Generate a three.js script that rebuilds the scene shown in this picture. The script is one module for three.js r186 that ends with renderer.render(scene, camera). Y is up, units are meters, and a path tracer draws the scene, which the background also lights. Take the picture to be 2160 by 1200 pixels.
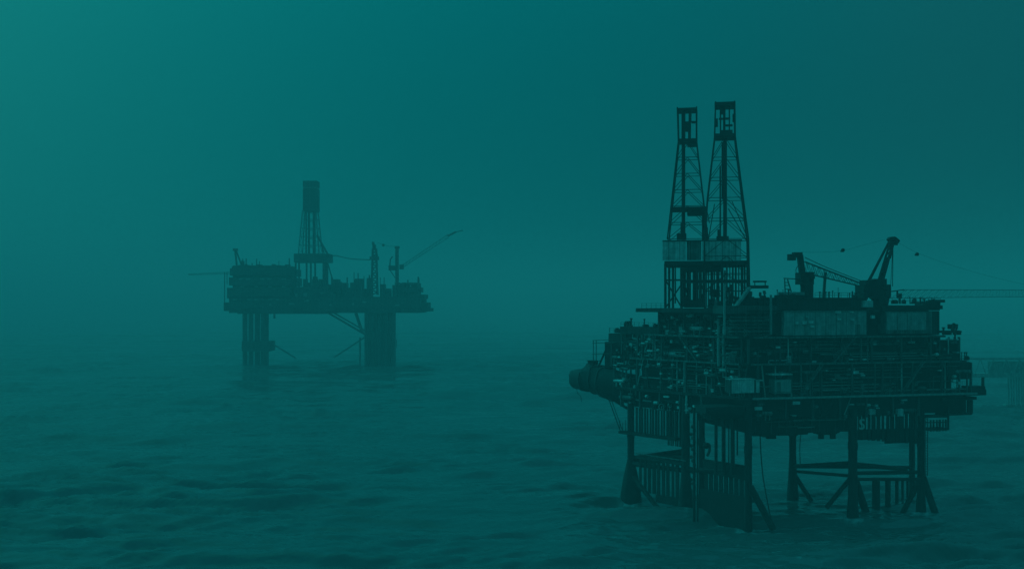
import * as THREE from 'three';
import { mergeGeometries } from 'three/addons/utils/BufferGeometryUtils.js';
import { ImprovedNoise } from 'three/addons/math/ImprovedNoise.js';
import { FontLoader } from 'three/addons/loaders/FontLoader.js';
import { TextGeometry } from 'three/addons/geometries/TextGeometry.js';

// ------------------------------------------------------------------ camera, sky, sun, haze, exposure
const scene = new THREE.Scene();
const EYE = 47, FOCAL = 2239, CX = 1080, HZ = 640;          // metres above the sea; lens in photo pixels; horizon row
const camera = new THREE.PerspectiveCamera(2 * Math.atan(600 / FOCAL) * 180 / Math.PI, 1.8, 1, 20000);
camera.position.set(0, EYE, 0);
camera.lookAt(0, EYE, -100);
camera.setViewOffset(2160, 1200, 0, -(HZ - 600), 2160, 1200);   // a shifted lens keeps the towers upright

const SUN_AZ = -56 * Math.PI / 180, SUN_EL = 27 * Math.PI / 180;  // from straight ahead, to the left
const sunDir = new THREE.Vector3(Math.sin(SUN_AZ) * Math.cos(SUN_EL), Math.sin(SUN_EL), -Math.cos(SUN_AZ) * Math.cos(SUN_EL));
{
  const W = 512, H = 256, data = new Float32Array(W * H * 4);
  for (let j = 0; j < H; j++) for (let i = 0; i < W; i++) {
    const el = ((j + 0.5) / H - 0.5) * Math.PI, az = ((i + 0.5) / W - 0.5) * 2 * Math.PI;
    const x = Math.cos(el) * Math.cos(az), y = Math.sin(el), z = Math.cos(el) * Math.sin(az);
    const up = Math.max(y, 0);
    const side = Math.atan2(x, -z);                                        // azimuth from straight ahead
    const away = (1 - Math.cos(side - SUN_AZ)) / 2;                        // 0 towards the sun, 1 opposite
    const veil = 0.48 + 1.6 * Math.exp(-away * 5.8);                         // broad bright side of the overcast
    const glow = (1 - up) * veil + up * 1.0;
    const Lum = (0.243 + 0.86 * Math.pow(up, 1.8)) * glow;                  // low cloud, thinner and brighter overhead
    const g = 0.82 + 0.3 * Math.exp(-away * 8);                           // a little greener towards the sun
    const red = Math.min(0.03, 1.0 * (away - 0.22) ** 2);
    const k = (j * W + i) * 4;
    data[k] = Lum * red; data[k + 1] = Lum * g; data[k + 2] = Lum * 0.97; data[k + 3] = 1;
  }
  const sky = new THREE.DataTexture(data, W, H, THREE.RGBAFormat, THREE.FloatType);
  sky.mapping = THREE.EquirectangularReflectionMapping;
  sky.magFilter = THREE.LinearFilter; sky.minFilter = THREE.LinearFilter; sky.needsUpdate = true;
  scene.background = sky; scene.environment = sky;
}
const sun = new THREE.DirectionalLight(new THREE.Color().setRGB(0.02, 0.93, 1.0), 1.5);
sun.position.copy(sunDir).multiplyScalar(600).add(new THREE.Vector3(60, 0, -260));
sun.target.position.set(60, 0, -260);
sun.castShadow = true; sun.shadow.radius = 30;
sun.shadow.mapSize.set(2048, 2048);
Object.assign(sun.shadow.camera, { left: -500, right: 500, top: 500, bottom: -700, near: 1, far: 2500 });
scene.add(sun, sun.target);
scene.fog = new THREE.FogExp2(new THREE.Color().setRGB(0.95, 0.95, 0.95), 0.0009);

const renderer = new THREE.WebGLRenderer();
renderer.toneMapping = THREE.LinearToneMapping;
renderer.toneMappingExposure = 0.46;
renderer.shadowMap.enabled = true;
renderer.shadowMap.type = THREE.PCFSoftShadowMap;

// ------------------------------------------------------------------ helpers
function rng(seed) { let s = seed >>> 0; return () => { s = (s + 0x6D2B79F5) >>> 0; let t = s; t = Math.imul(t ^ (t >>> 15), t | 1); t ^= t + Math.imul(t ^ (t >>> 7), t | 61); return ((t ^ (t >>> 14)) >>> 0) / 4294967296; }; }
const noise = new ImprovedNoise();
const V = (x, y, z) => new THREE.Vector3(x, y, z);
const at = (px, py, D) => V((px - CX) / FOCAL * D, EYE - (py - HZ) / FOCAL * D, -D);
const hAt = (py, D) => EYE - (py - HZ) / FOCAL * D;

// a vertical working plane seen from above: origin (x, depth), u along it, n into the structure
function plane(ox, od, dx, dd, flip = 1) {
  const l = Math.hypot(dx, dd), ux = dx / l, ud = dd / l, nx = -ud * flip, nd = ux * flip;
  return {
    ux, ud, nx, nd,
    u(px, v = 0) { const t = (px - CX) / FOCAL; return (t * (od + v * nd) - ox - v * nx) / (ux - t * ud); },
    depth(u, v = 0) { return od + u * ud + v * nd; },
    p(u, y, v = 0) { return V(ox + u * ux + v * nx, y, -(od + u * ud + v * nd)); },
    pix(px, py, v = 0) { const u = this.u(px, v), D = this.depth(u, v); return V(ox + u * ux + v * nx, hAt(py, D), -D); },
    box(u0, u1, y0, y1, v0, v1) {
      const g = new THREE.BoxGeometry(Math.abs(u1 - u0), Math.abs(y1 - y0), Math.abs(v1 - v0));
      const X = V(ux, 0, -ud), Y = V(0, 1, 0), Z = X.clone().cross(Y);
      g.applyMatrix4(new THREE.Matrix4().makeBasis(X, Y, Z));
      const c = this.p((u0 + u1) / 2, (y0 + y1) / 2, (v0 + v1) / 2);
      return g.translate(c.x, c.y, c.z);
    },
    // from photo columns and rows on the plane v, going d metres back
    pb(px0, px1, py0, py1, v, d) {
      const a = this.u(px0, v), b = this.u(px1, v), D = this.depth((a + b) / 2, v);
      return this.box(a, b, hAt(py1, D), hAt(py0, D), v, v + d);
    },
  };
}
function bar(a, b, r, n = 8, r2 = r) {
  const d = b.clone().sub(a), g = new THREE.CylinderGeometry(r2, r, d.length(), n, 1);
  g.applyQuaternion(new THREE.Quaternion().setFromUnitVectors(V(0, 1, 0), d.clone().normalize()));
  const c = a.clone().add(b).multiplyScalar(0.5);
  return g.translate(c.x, c.y, c.z);
}
function beam(a, b, w, h = w) {
  const d = b.clone().sub(a), g = new THREE.BoxGeometry(w, h, d.length());
  const m = new THREE.Matrix4(), up = Math.abs(d.y) > 0.98 * d.length() ? V(0, 0, 1) : V(0, 1, 0);
  m.lookAt(a, b, up); g.applyMatrix4(m);
  const c = a.clone().add(b).multiplyScalar(0.5);
  return g.translate(c.x, c.y, c.z);
}
function rope(points, r, n = 24) { return new THREE.TubeGeometry(new THREE.CatmullRomCurve3(points), n, r, 5, false); }
function ball(p, r) { const g = new THREE.SphereGeometry(r, 12, 9); return g.translate(p.x, p.y, p.z); }
function metres(g, s = 0.12) {                                         // uv in metres, by the main axis of each normal
  g = g.index ? g.toNonIndexed() : g;
  const p = g.attributes.position, n = g.attributes.normal, uv = new Float32Array(p.count * 2);
  for (let i = 0; i < p.count; i++) {
    const ax = Math.abs(n.getX(i)), ay = Math.abs(n.getY(i)), az = Math.abs(n.getZ(i));
    const x = p.getX(i), y = p.getY(i), z = p.getZ(i);
    if (ay > ax && ay > az) { uv[2 * i] = x * s; uv[2 * i + 1] = z * s; }
    else if (ax > az) { uv[2 * i] = z * s; uv[2 * i + 1] = y * s; }
    else { uv[2 * i] = x * s; uv[2 * i + 1] = y * s; }
  }
  g.setAttribute('uv', new THREE.BufferAttribute(uv, 2));
  return g;
}
const used = {};
function numbered(name) { const k = used[name] = (used[name] ?? -1) + 1; return k ? `${name}_${String(k).padStart(3, '0')}` : name; }
function thing(name, label, category, base, group) {
  const o = new THREE.Group(); o.name = numbered(name); o.position.copy(base); o.userData = { label, category };
  if (group) o.userData.group = group;
  o.base = base; scene.add(o); return o;
}
function rootOf(o) { const b = V(0, 0, 0); while (o && o !== scene) { b.add(o.position); o = o.parent; } return b; }
function part(parent, name, geos, mat, label) {
  geos = (Array.isArray(geos) ? geos : [geos]).map((g) => metres(g));
  const g = geos.length > 1 ? mergeGeometries(geos) : geos[0], b = rootOf(parent);
  g.translate(-b.x, -b.y, -b.z);
  const m = new THREE.Mesh(g, mat); m.name = name; m.castShadow = m.receiveShadow = true;
  if (label) m.userData.label = label;
  parent.add(m); return m;
}

// ------------------------------------------------------------------ materials
function wear(seed, lo, hi, streak) {                                  // weathered paint: blotches, rain streaks, grain
  const N = 256, d = new Uint8Array(N * N * 4), r = rng(seed);
  const per = (x, y, f, z) => noise.noise(Math.cos(x * 2 * Math.PI) * f, Math.sin(x * 2 * Math.PI) * f + z, Math.cos(y * 2 * Math.PI) * f) * 0.6 + noise.noise(Math.sin(y * 2 * Math.PI) * f + z, Math.cos(x * 2 * Math.PI) * f, Math.sin(x * 2 * Math.PI) * f + 7) * 0.6;
  for (let j = 0; j < N; j++) for (let i = 0; i < N; i++) {
    const x = i / N, y = j / N;
    let v = 0.5 + 0.5 * per(x, y, 1.1, seed) + 0.3 * per(x, y, 3.2, seed + 3) + 0.25 * (r() - 0.5);
    v += streak * noise.noise(Math.cos(x * 2 * Math.PI) * 6, Math.sin(x * 2 * Math.PI) * 6, y * 0.001 + seed);
    v = Math.min(1, Math.max(0, v));
    const c = Math.round(255 * (lo + (hi - lo) * v)), k = (j * N + i) * 4;
    d[k] = c; d[k + 1] = c; d[k + 2] = c; d[k + 3] = 255;
  }
  const t = new THREE.DataTexture(d, N, N); t.wrapS = t.wrapT = THREE.RepeatWrapping; t.magFilter = THREE.LinearFilter;
  t.colorSpace = THREE.SRGBColorSpace; t.needsUpdate = true; return t;
}
const wearA = wear(11, 0.6, 1.0, 0.25), wearB = wear(23, 0.45, 1.0, 0.9);
function paint(v, rough = 0.75, map = wearA, metal = 0) {
  return new THREE.MeshStandardMaterial({ color: new THREE.Color().setRGB(v * 1.04, v, v * 0.97), roughness: rough, metalness: metal, map });
}
const M = {
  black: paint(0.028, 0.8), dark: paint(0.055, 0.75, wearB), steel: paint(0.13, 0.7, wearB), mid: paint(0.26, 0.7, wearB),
  grey: paint(0.50, 0.65), pale: paint(0.75, 0.6), white: paint(0.9, 0.5),
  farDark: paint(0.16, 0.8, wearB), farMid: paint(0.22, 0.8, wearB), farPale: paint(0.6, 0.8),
};

// ------------------------------------------------------------------ the sea
{
  const waves = [], r = rng(5);
  const group = (n, L0, L1, slope, spread) => { for (let i = 0; i < n; i++) {
    const L = L0 * Math.pow(L1 / L0, (i + r() * 0.8) / n), th = (r() - 0.5) * 2 * spread + 0.14;      // crests lie nearly across the view
    waves.push({ k: 2 * Math.PI / L, L, a: slope * L / 6.283 * (0.6 + 0.8 * r()), s: Math.sin(th), c: Math.cos(th), ph: r() * 6.28 });
  } };
  group(7, 30, 80, 0.034, 0.3); group(12, 11, 28, 0.064, 0.24); group(18, 4.2, 10.5, 0.112, 0.28); group(14, 2.0, 4.0, 0.10, 0.5);
  const height = (x, z, cell) => {
    const gust = 0.85 + 0.45 * Math.exp(-(((z + 205) / 75) ** 2)) + 1.1 * noise.noise(x / 95 + 3, z / 130, 1.7) + 0.7 * noise.noise(x / 36, z / 52, 9.2);
    const warpx = 5 * noise.noise(x / 26, z / 26, 4.4), warpz = 5 * noise.noise(x / 40, z / 22, 2.1);
    let h = 0;
    for (const w of waves) {
      const fade = Math.min(1, Math.max(0, w.L / (2.2 * cell) - 1)); if (fade <= 0) continue;
      const p = w.k * ((x + warpx) * w.s + (z + warpz) * w.c) + w.ph, lean = Math.sin(p - 0.55 * Math.sin(p));   // steeper on the side that faces the wind
      h += fade * w.a * (lean + 0.3 * lean * lean - 0.15) * (w.L < 30 ? Math.min(1.5, Math.max(0.3, gust)) : 1);
    }
    return h;
  };
  const cols = [], inner = 33, N = 620;
  for (let i = 0; i <= N; i++) cols.push(-inner + 2 * inner * i / N);
  for (let a = inner + 3; a < 360 - inner; a += 3) cols.push(a);
  cols.push(360 - inner);
  const rows = [0.5, 30, 70, 110]; for (let d = 135; d < 15000; d *= d < 420 ? 1.0032 : d < 1000 ? 1.0048 : d < 1800 ? 1.009 : 1.05) rows.push(d); rows.push(15000);
  const nc = cols.length, pos = new Float32Array(nc * rows.length * 3), col = new Float32Array(nc * rows.length * 3), uv = new Float32Array(nc * rows.length * 2), idx = [];
  const legs = [at(1330, 1062, 249), at(1447, 1083, 237), at(1579, 1108, 225), at(1530, 1100, 229), at(1672, 1058, 252), at(1800, 1097, 230), at(1944, 1089, 234), at(1850, 1090, 238)];
  rows.forEach((d, j) => cols.forEach((a, i) => {
    const t = a * Math.PI / 180, x = Math.sin(t) * d, z = -Math.cos(t) * d, k = j * nc + i;
    const cell = Math.max(d * 2 * inner / N * Math.PI / 180 * (i > N ? 28 : 1), j ? (d - rows[j - 1]) * 0.7 : 1);
    const y = d > 4000 ? 0 : height(x, z, cell);
    pos.set([x, y, z], k * 3); uv.set([x / 22, z / 22], k * 2);
    let near = 0; if (d < 300) for (const p of legs) near = Math.max(near, Math.exp(-((x - p.x) ** 2 + (z - p.z) ** 2) / 11));
    const n1 = noise.noise(x * 0.9, z * 0.5, 3) + 0.6 * noise.noise(x * 2.3, z * 1.4, 8);
    const foam = Math.min(1, Math.max(0, near * (0.9 + n1) - 0.35) * 1.1 + (d < 300 ? Math.max(0, noise.noise(x * 0.8, z * 0.42, 21) + 0.7 * noise.noise(x * 1.9, z * 1.1, 5) - 0.62) * 1.8 * Math.exp(-((x - 44) ** 2 / 700 + (z + 203) ** 2 / 500)) : 0));
    const b = 0.118 + 0.28 * foam; col.set([b, b * 1.15, b * 1.15], k * 3);
  }));
  for (let j = 0; j < rows.length - 1; j++) for (let i = 0; i < nc - 1; i++) { const a = j * nc + i, b = a + 1, c = a + nc, d = c + 1; idx.push(a, b, d, a, d, c); }
  const g = new THREE.BufferGeometry();
  g.setAttribute('position', new THREE.BufferAttribute(pos, 3)); g.setAttribute('uv', new THREE.BufferAttribute(uv, 2)); g.setAttribute('color', new THREE.BufferAttribute(col, 3));
  g.setIndex(idx); g.computeVertexNormals();
  const T = 512, bd = new Uint8Array(T * T * 4), ws = [];
  const rr = rng(77); for (let i = 0; i < 60; i++) { const n = 3 + Math.floor(rr() * 30), m = Math.round((rr() - 0.5) * 16); ws.push([m, n, rr() * 6.28, 1 / Math.hypot(m, n)]); }
  for (let j = 0; j < T; j++) for (let i = 0; i < T; i++) {
    let h = 0; for (const [m, n, p, a] of ws) h += a * Math.sin(2 * Math.PI * (m * i / T + n * j / T) + p);
    const k = (j * T + i) * 4, c = Math.max(0, Math.min(255, 128 + h * 100)); bd[k] = bd[k + 1] = bd[k + 2] = c; bd[k + 3] = 255;
  }
  const bump = new THREE.DataTexture(bd, T, T); bump.wrapS = bump.wrapT = THREE.RepeatWrapping; bump.magFilter = THREE.LinearFilter; bump.needsUpdate = true;
  const sea = new THREE.Mesh(g, new THREE.MeshPhysicalMaterial({ color: 0xffffff, vertexColors: true, roughness: 0.11, ior: 1.42, bumpMap: bump, bumpScale: 0.08 }));
  sea.name = 'sea'; sea.receiveShadow = true;
  sea.userData = { kind: 'structure', label: 'grey green sea with low swell and dark wave streaks fading into mist', category: 'sea' };
  scene.add(sea);
}

// ================================================================== the near platform
const R = plane(50, 224, 0.969, 0.247);            // its right-hand face, from the nearest corner
const L = plane(50, 224, -0.628, 0.778, -1);       // its left-hand face, from the same corner
const nearBase = V(72, 0, -243);
const rig = thing('oil_platform', 'dark near oil platform on steel legs, its decks crowded with pipes and modules', 'oil platform', nearBase);
const footprint = (grow = 0, vb = 42) => [L.p(38 + grow, 0, -grow), L.p(0, 0, -grow * 0.6), R.p(0, 0, -grow), R.p(55 + grow, 0, -grow), R.p(55 + grow, 0, vb), R.p(2, 0, vb + 6)];
function slab(pts, y0, y1) {
  const s = new THREE.Shape(pts.map((p) => new THREE.Vector2(p.x, p.z)));
  const g = new THREE.ExtrudeGeometry(s, { depth: y1 - y0, bevelEnabled: false });
  g.rotateX(Math.PI / 2); return g.translate(0, y1, 0);
}
const Y = { keel: 19.0, low: 22.6, main: 27.0, mid: 34.2, up: 39.9, top: 45.6, roof: 48.0 };

// legs: each a tapered column with node cans and a flared skirt
function leg(px, top, v, f, w, skirt = 1.5) {
  const u = f.u(px, v), p = f.p(u, 0, v);
  const prof = [[w * skirt * 1.15, -6], [w * skirt, 1.5], [Math.max(w, w * skirt * 0.78), 5], [w * 1.04, 10], [w, 10.3], [w, 15], [w * 1.12, 15.3], [w * 1.12, 16.6], [w, 16.9], [w, top]];
  const g = new THREE.LatheGeometry(prof.map(([a, b]) => new THREE.Vector2(a, b)), 18);
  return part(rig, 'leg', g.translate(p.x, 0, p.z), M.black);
}
leg(1331, 24, 0.5, L, 0.8, 3.1); leg(1447, 26, 0.5, L, 0.9, 1.9); leg(1481, 22, 3, L, 0.66, 1.1); leg(1579, 28, 0.9, R, 0.78, 1.1);
leg(1673, 24, 24, R, 0.8, 1.7); leg(1800, 24, 1.2, R, 0.95, 1.35); leg(1944, 24, 1.2, R, 0.78, 1.4); leg(1925, 24, 26, R, 0.7, 1.3);

// horizontal and raking braces of the two jackets
const brace = (a, b, r) => part(rig, 'brace', bar(a, b, r, 10), M.black);
brace(L.pix(1331, 978, 0.5), L.pix(1447, 993, 0.5), 0.55);
brace(L.pix(1331, 969, 0.5), L.pix(1452, 952, 14), 0.8); brace(L.pix(1334, 972, 2), L.pix(1452, 968, 7), 0.85);
brace(L.pix(1336, 1006, 0), L.pix(1390, 1074, -1), 0.55); brace(L.pix(1447, 992, 0.5), R.pix(1579, 992, 0.9), 0.5);
brace(R.pix(1583, 1026, 0.4), R.pix(1633, 1118, -3), 0.72);
brace(R.pix(1673, 984, 24), R.pix(1800, 977, 1.2), 0.52); brace(R.pix(1673, 994, 26), R.pix(1800, 1004, 2.4), 0.36);
brace(R.pix(1800, 979, 1.2), R.pix(1912, 990, 26), 0.52); brace(R.pix(1800, 998, 1.2), R.pix(1944, 996, 1.2), 0.42); brace(R.pix(1800, 1011, 1.2), R.pix(1944, 1011, 1.2), 0.36);
brace(R.pix(1676, 1000, 24), R.pix(1713, 1058, 20), 0.55); brace(R.pix(1797, 1006, 1.2), R.pix(1744, 1071, 4), 0.5);
brace(R.pix(1803, 1008, 1.2), R.pix(1834, 1098, 8), 0.85); brace(R.pix(1946, 1000, 1.2), R.pix(1986, 1118, -1), 0.75); brace(R.pix(1941, 1014, 1.2), R.pix(1903, 1086, 6), 0.6);
brace(R.pix(1673, 984, 24), R.pix(1925, 986, 26), 0.4);
// well conductors between the legs
for (const [px, a, b, v, r] of [[1511, 880, 1000, 4, 0.34], [1527, 880, 1000, 6, 0.42], [1546, 880, 1000, 3.4, 0.45], [1556, 885, 960, 5, 0.16], [1465, 860, 1100, 2.4, 0.28], [1472, 872, 1100, 5, 0.2], [1538, 880, 1000, 7, 0.14],
  [1849, 1008, 1118, 8, 0.85], [1874, 1008, 1118, 9, 0.62], [1893, 1008, 1110, 13, 0.4], [1905, 1008, 1104, 17, 0.3], [1915, 1008, 1100, 20, 0.24]])
  part(rig, 'conductor_pipe', bar((px < 1580 ? R : R).pix(px, b, v), R.pix(px, a, v), r, 10), M.black);
// the closed panel at the nearest corner: head beam, slats, solid plate
{
  const u0 = L.u(1484, 0.6), n = 8;
  const a = L.p(u0, 0, 0.6), b = R.p(0, 0, 0.8), corner = L.p(0, 0, 0.2);
  const W = plane(a.x, -a.z, corner.x - a.x, -(corner.z - a.z));
  const len = Math.hypot(corner.x - a.x, corner.z - a.z);
  part(rig, 'head_beam', W.box(0, len, 9.6, 12.6, -0.2, 0.5), M.black);
  for (let i = 0; i < n + 1; i++) { const u = len * (i + 0.5) / (n + 1); part(rig, 'slat', W.box(u - len * 0.04, u + len * 0.04, 5, 9.598, 0, 0.24), M.black); }
  part(rig, 'splash_plate', W.box(-0.8, len, -5, 6.0, -0.12, 0.2), M.black);
}
// slatted walkways: upper one under the deck and the lower guard at the left jacket
function slatted(f, pxa, pxb, ya, yb, v, n, wide, mat = M.black, seed = 1) {
  const a = f.u(pxa, v), b = f.u(pxb, v), r = rng(seed);
  for (let i = 0; i < n; i++) {
    const t = (i + 0.5) / n, u = a + (b - a) * t, w = Math.abs(b - a) / n * wide * (0.6 + 0.7 * r()) / 2;
    const y0 = typeof ya === 'function' ? ya(t) : ya;
    part(rig, 'slat', f.box(u - w, u + w, y0, yb - 0.02 * r(), v + 0.1 * (i % 2), v + 0.22 + 0.1 * (i % 2)), mat);
  }
}
slatted(L, 1340, 1428, 16.6, 22.6, -0.4, 15, 0.55, M.black, 3); slatted(L, 1408, 1446, 13.6, 22.6, 6, 8, 0.5, M.dark, 4);
part(rig, 'walkway', L.box(L.u(1308, -0.4), L.u(1428, -0.4), 16.0, 16.6, -0.9, 1.2), M.black);
part(rig, 'ladder', [bar(L.pix(1283, 838, -0.8), L.pix(1310, 912, -0.8), 0.12), bar(L.pix(1288, 838, -0.4), L.pix(1315, 912, -0.4), 0.09)], M.black);
part(rig, 'railing', [0, 1, 2, 3].map((i) => bar(L.pix(1308 + i * 6, 912, -0.6), L.pix(1308 + i * 6, 886 + 6 * (i % 2), -0.6), 0.07)), M.black);
slatted(L, 1346, 1444, 3.0, 10.6, -0.2, 10, 0.62, M.black, 8);
part(rig, 'guard_rail', L.box(L.u(1342, -0.2), L.u(1447, -0.2), 10.6, 11.3, -0.3, 0.3), M.dark);
part(rig, 'guard_rail', L.box(L.u(1342, -0.5), L.u(1447, -0.5), 11.7, 11.95, -0.6, -0.4), M.mid);
part(rig, 'sill_beam', L.box(L.u(1385, 0), L.u(1450, 0), 1.2, 3.0, -0.2, 0.5), M.black);

// right fin wall with the painted letter, its sagging foot, ladder, side boxes
slatted(R, 1810, 1938, (t) => 17.4 - 1.5 * t, 22.7, 0.4, 13, 0.72, M.black, 12);
part(rig, 'fin_wall', [R.box(R.u(1808, 0.9), R.u(1938, 0.9), 17.2, 19.4, 0.9, 1.5), R.box(R.u(1870, 0.9), R.u(1938, 0.9), 16.2, 17.198, 0.9, 1.5)], M.black);
const font = await new FontLoader().loadAsync('fonts/droid/droid_sans_bold.typeface.json');
{
  const g = new TextGeometry('S', { font, size: 2.3, depth: 0.06, curveSegments: 6 });
  const X = V(R.ux, 0, -R.ud), Yv = V(0, 1, 0); g.applyMatrix4(new THREE.Matrix4().makeBasis(X, Yv, X.clone().cross(Yv)));
  const p = R.pix(1812, 906, 0.25); part(rig, 'painted_letter', g.translate(p.x, p.y, p.z), M.pale, 'pale letter S painted on the fin wall');
}
part(rig, 'ladder', [bar(R.pix(1953, 1004, 0), R.pix(1953, 880, 0), 0.1), bar(R.pix(1958, 1004, 0), R.pix(1958, 880, 0), 0.1), ...Array.from({ length: 22 }, (_, i) => bar(R.pix(1953, 1000 - i * 5.5, 0), R.pix(1958, 1000 - i * 5.5, 0), 0.06))], M.steel);
part(rig, 'landing', [R.pb(1955, 2004, 904, 908, 0, 3), R.pb(1955, 2004, 877, 881, 0, 3), R.pb(2001, 2004, 850, 906, 0, 0.3), R.pb(1955, 2004, 890, 892, 0, 0.2)], M.dark);
slatted(R, 1962, 2001, 18.4, 21.0, 1.6, 6, 0.45, M.dark, 15);
part(rig, 'hanging_walkway', [R.pb(1992, 2052, 872, 876, 1, 3), R.pb(1988, 2062, 838, 844, 1, 4), R.pb(2044, 2054, 844, 872, 1, 0.5)], M.dark);
slatted(R, 1992, 2048, 22.3, 26.0, 1.6, 8, 0.6, M.dark, 16);

// hull and decks
part(rig, 'keel_box', R.box(R.u(1587, 2), R.u(1802, 2), Y.keel, Y.low, 2, 30), M.black);
part(rig, 'keel_box', R.box(R.u(1760, 3), R.u(1942, 3), 20.8, Y.low + 0.3, 14, 28), M.black);
{
  const r = rng(88);
  for (let i = 0; i < 16; i++) { const u = R.u(1600 + 195 * r(), 2), h = 0.3 + 0.9 * r() * r(), w = 0.3 + 1.2 * r(); part(rig, 'hull_fitting', R.box(u - w, u + w, Y.keel - h, Y.keel - 0.004, 2.2 + r(), 4 + 2 * r()), M.black); }
  for (let i = 0; i < 12; i++) { const u = R.u(1590 + 205 * i / 12 + 6 * r(), 1.9); part(rig, 'hull_rib', R.box(u - 0.07, u + 0.07, Y.keel + 0.1, Y.low - 0.1, 1.8, 1.995), M.steel); }
  for (let i = 0; i < 5; i++) { const a = 1592 + 150 * r(), y = Y.keel + 0.5 + 2.6 * r(), u = R.u(a, 1.7), l = 3 + 6 * r(); part(rig, 'pipe_run', [bar(R.p(u, y, 1.6), R.p(u + l, y, 1.6), 0.12, 7), bar(R.p(u, y, 1.6), R.p(u, y, 2.2), 0.12, 7), bar(R.p(u + l, y, 1.6), R.p(u + l, y, 2.2), 0.12, 7)], i % 2 ? M.mid : M.grey); }
}
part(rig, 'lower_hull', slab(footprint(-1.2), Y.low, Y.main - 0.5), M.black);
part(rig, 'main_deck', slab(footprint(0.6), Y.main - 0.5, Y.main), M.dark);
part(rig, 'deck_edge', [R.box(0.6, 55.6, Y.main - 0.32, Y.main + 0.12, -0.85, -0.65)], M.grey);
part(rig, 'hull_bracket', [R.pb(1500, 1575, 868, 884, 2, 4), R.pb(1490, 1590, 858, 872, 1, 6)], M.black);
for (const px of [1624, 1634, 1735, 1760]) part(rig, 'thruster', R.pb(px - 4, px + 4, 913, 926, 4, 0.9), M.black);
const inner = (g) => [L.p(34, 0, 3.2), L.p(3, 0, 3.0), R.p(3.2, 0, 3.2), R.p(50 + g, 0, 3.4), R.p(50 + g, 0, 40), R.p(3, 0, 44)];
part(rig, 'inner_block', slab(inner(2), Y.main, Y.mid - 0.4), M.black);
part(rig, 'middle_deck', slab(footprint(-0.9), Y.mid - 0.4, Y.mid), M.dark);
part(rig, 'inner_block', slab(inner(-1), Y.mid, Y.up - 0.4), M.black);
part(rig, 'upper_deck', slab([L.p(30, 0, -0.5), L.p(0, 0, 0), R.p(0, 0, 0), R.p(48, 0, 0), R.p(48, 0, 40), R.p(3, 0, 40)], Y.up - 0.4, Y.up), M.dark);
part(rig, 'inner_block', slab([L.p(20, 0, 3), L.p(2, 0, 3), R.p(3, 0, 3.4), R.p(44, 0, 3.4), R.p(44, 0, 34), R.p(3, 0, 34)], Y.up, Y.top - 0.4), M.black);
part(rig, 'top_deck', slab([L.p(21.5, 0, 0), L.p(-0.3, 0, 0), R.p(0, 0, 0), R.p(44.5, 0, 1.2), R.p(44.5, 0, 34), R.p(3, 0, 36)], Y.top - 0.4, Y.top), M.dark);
// upper platform thrust out to the left
part(rig, 'cantilever_deck', L.box(L.u(1354, 0), L.u(1530, 0) , 45.0, 45.9, -2, 10), M.dark);
part(rig, 'cantilever_beam', L.box(L.u(1400, 0.3), L.u(1530, 0.3), 44.2, 45.0, 0.3, 10), M.black);
const rail = (f, pxa, pxb, y, v, step = 1.6, mat = M.steel) => {
  const a = f.u(pxa, v), b = f.u(pxb, v), n = Math.max(2, Math.round(Math.abs(b - a) / step)), g = [];
  for (let i = 0; i <= n; i++) { const u = a + (b - a) * i / n; g.push(bar(f.p(u, y, v), f.p(u, y + 1.15, v), 0.04, 4)); }
  for (const h of [0.6, 1.12]) g.push(bar(f.p(a, y + h, v), f.p(b, y + h, v), 0.035, 4));
  part(rig, 'railing', g, mat);
};
rail(L, 1354, 1405, 45.9, -1.8); rail(R, 1590, 2062, Y.main, -0.5); rail(L, 1316, 1560, Y.main, -0.5); rail(R, 1590, 2040, Y.mid, 0.2); rail(L, 1320, 1560, Y.mid, 0.2);
rail(L, 1356, 1500, Y.up, -0.2); rail(R, 1870, 1985, 47.0, 0.4); rail(R, 1720, 1830, 48.2, 0.4);

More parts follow.
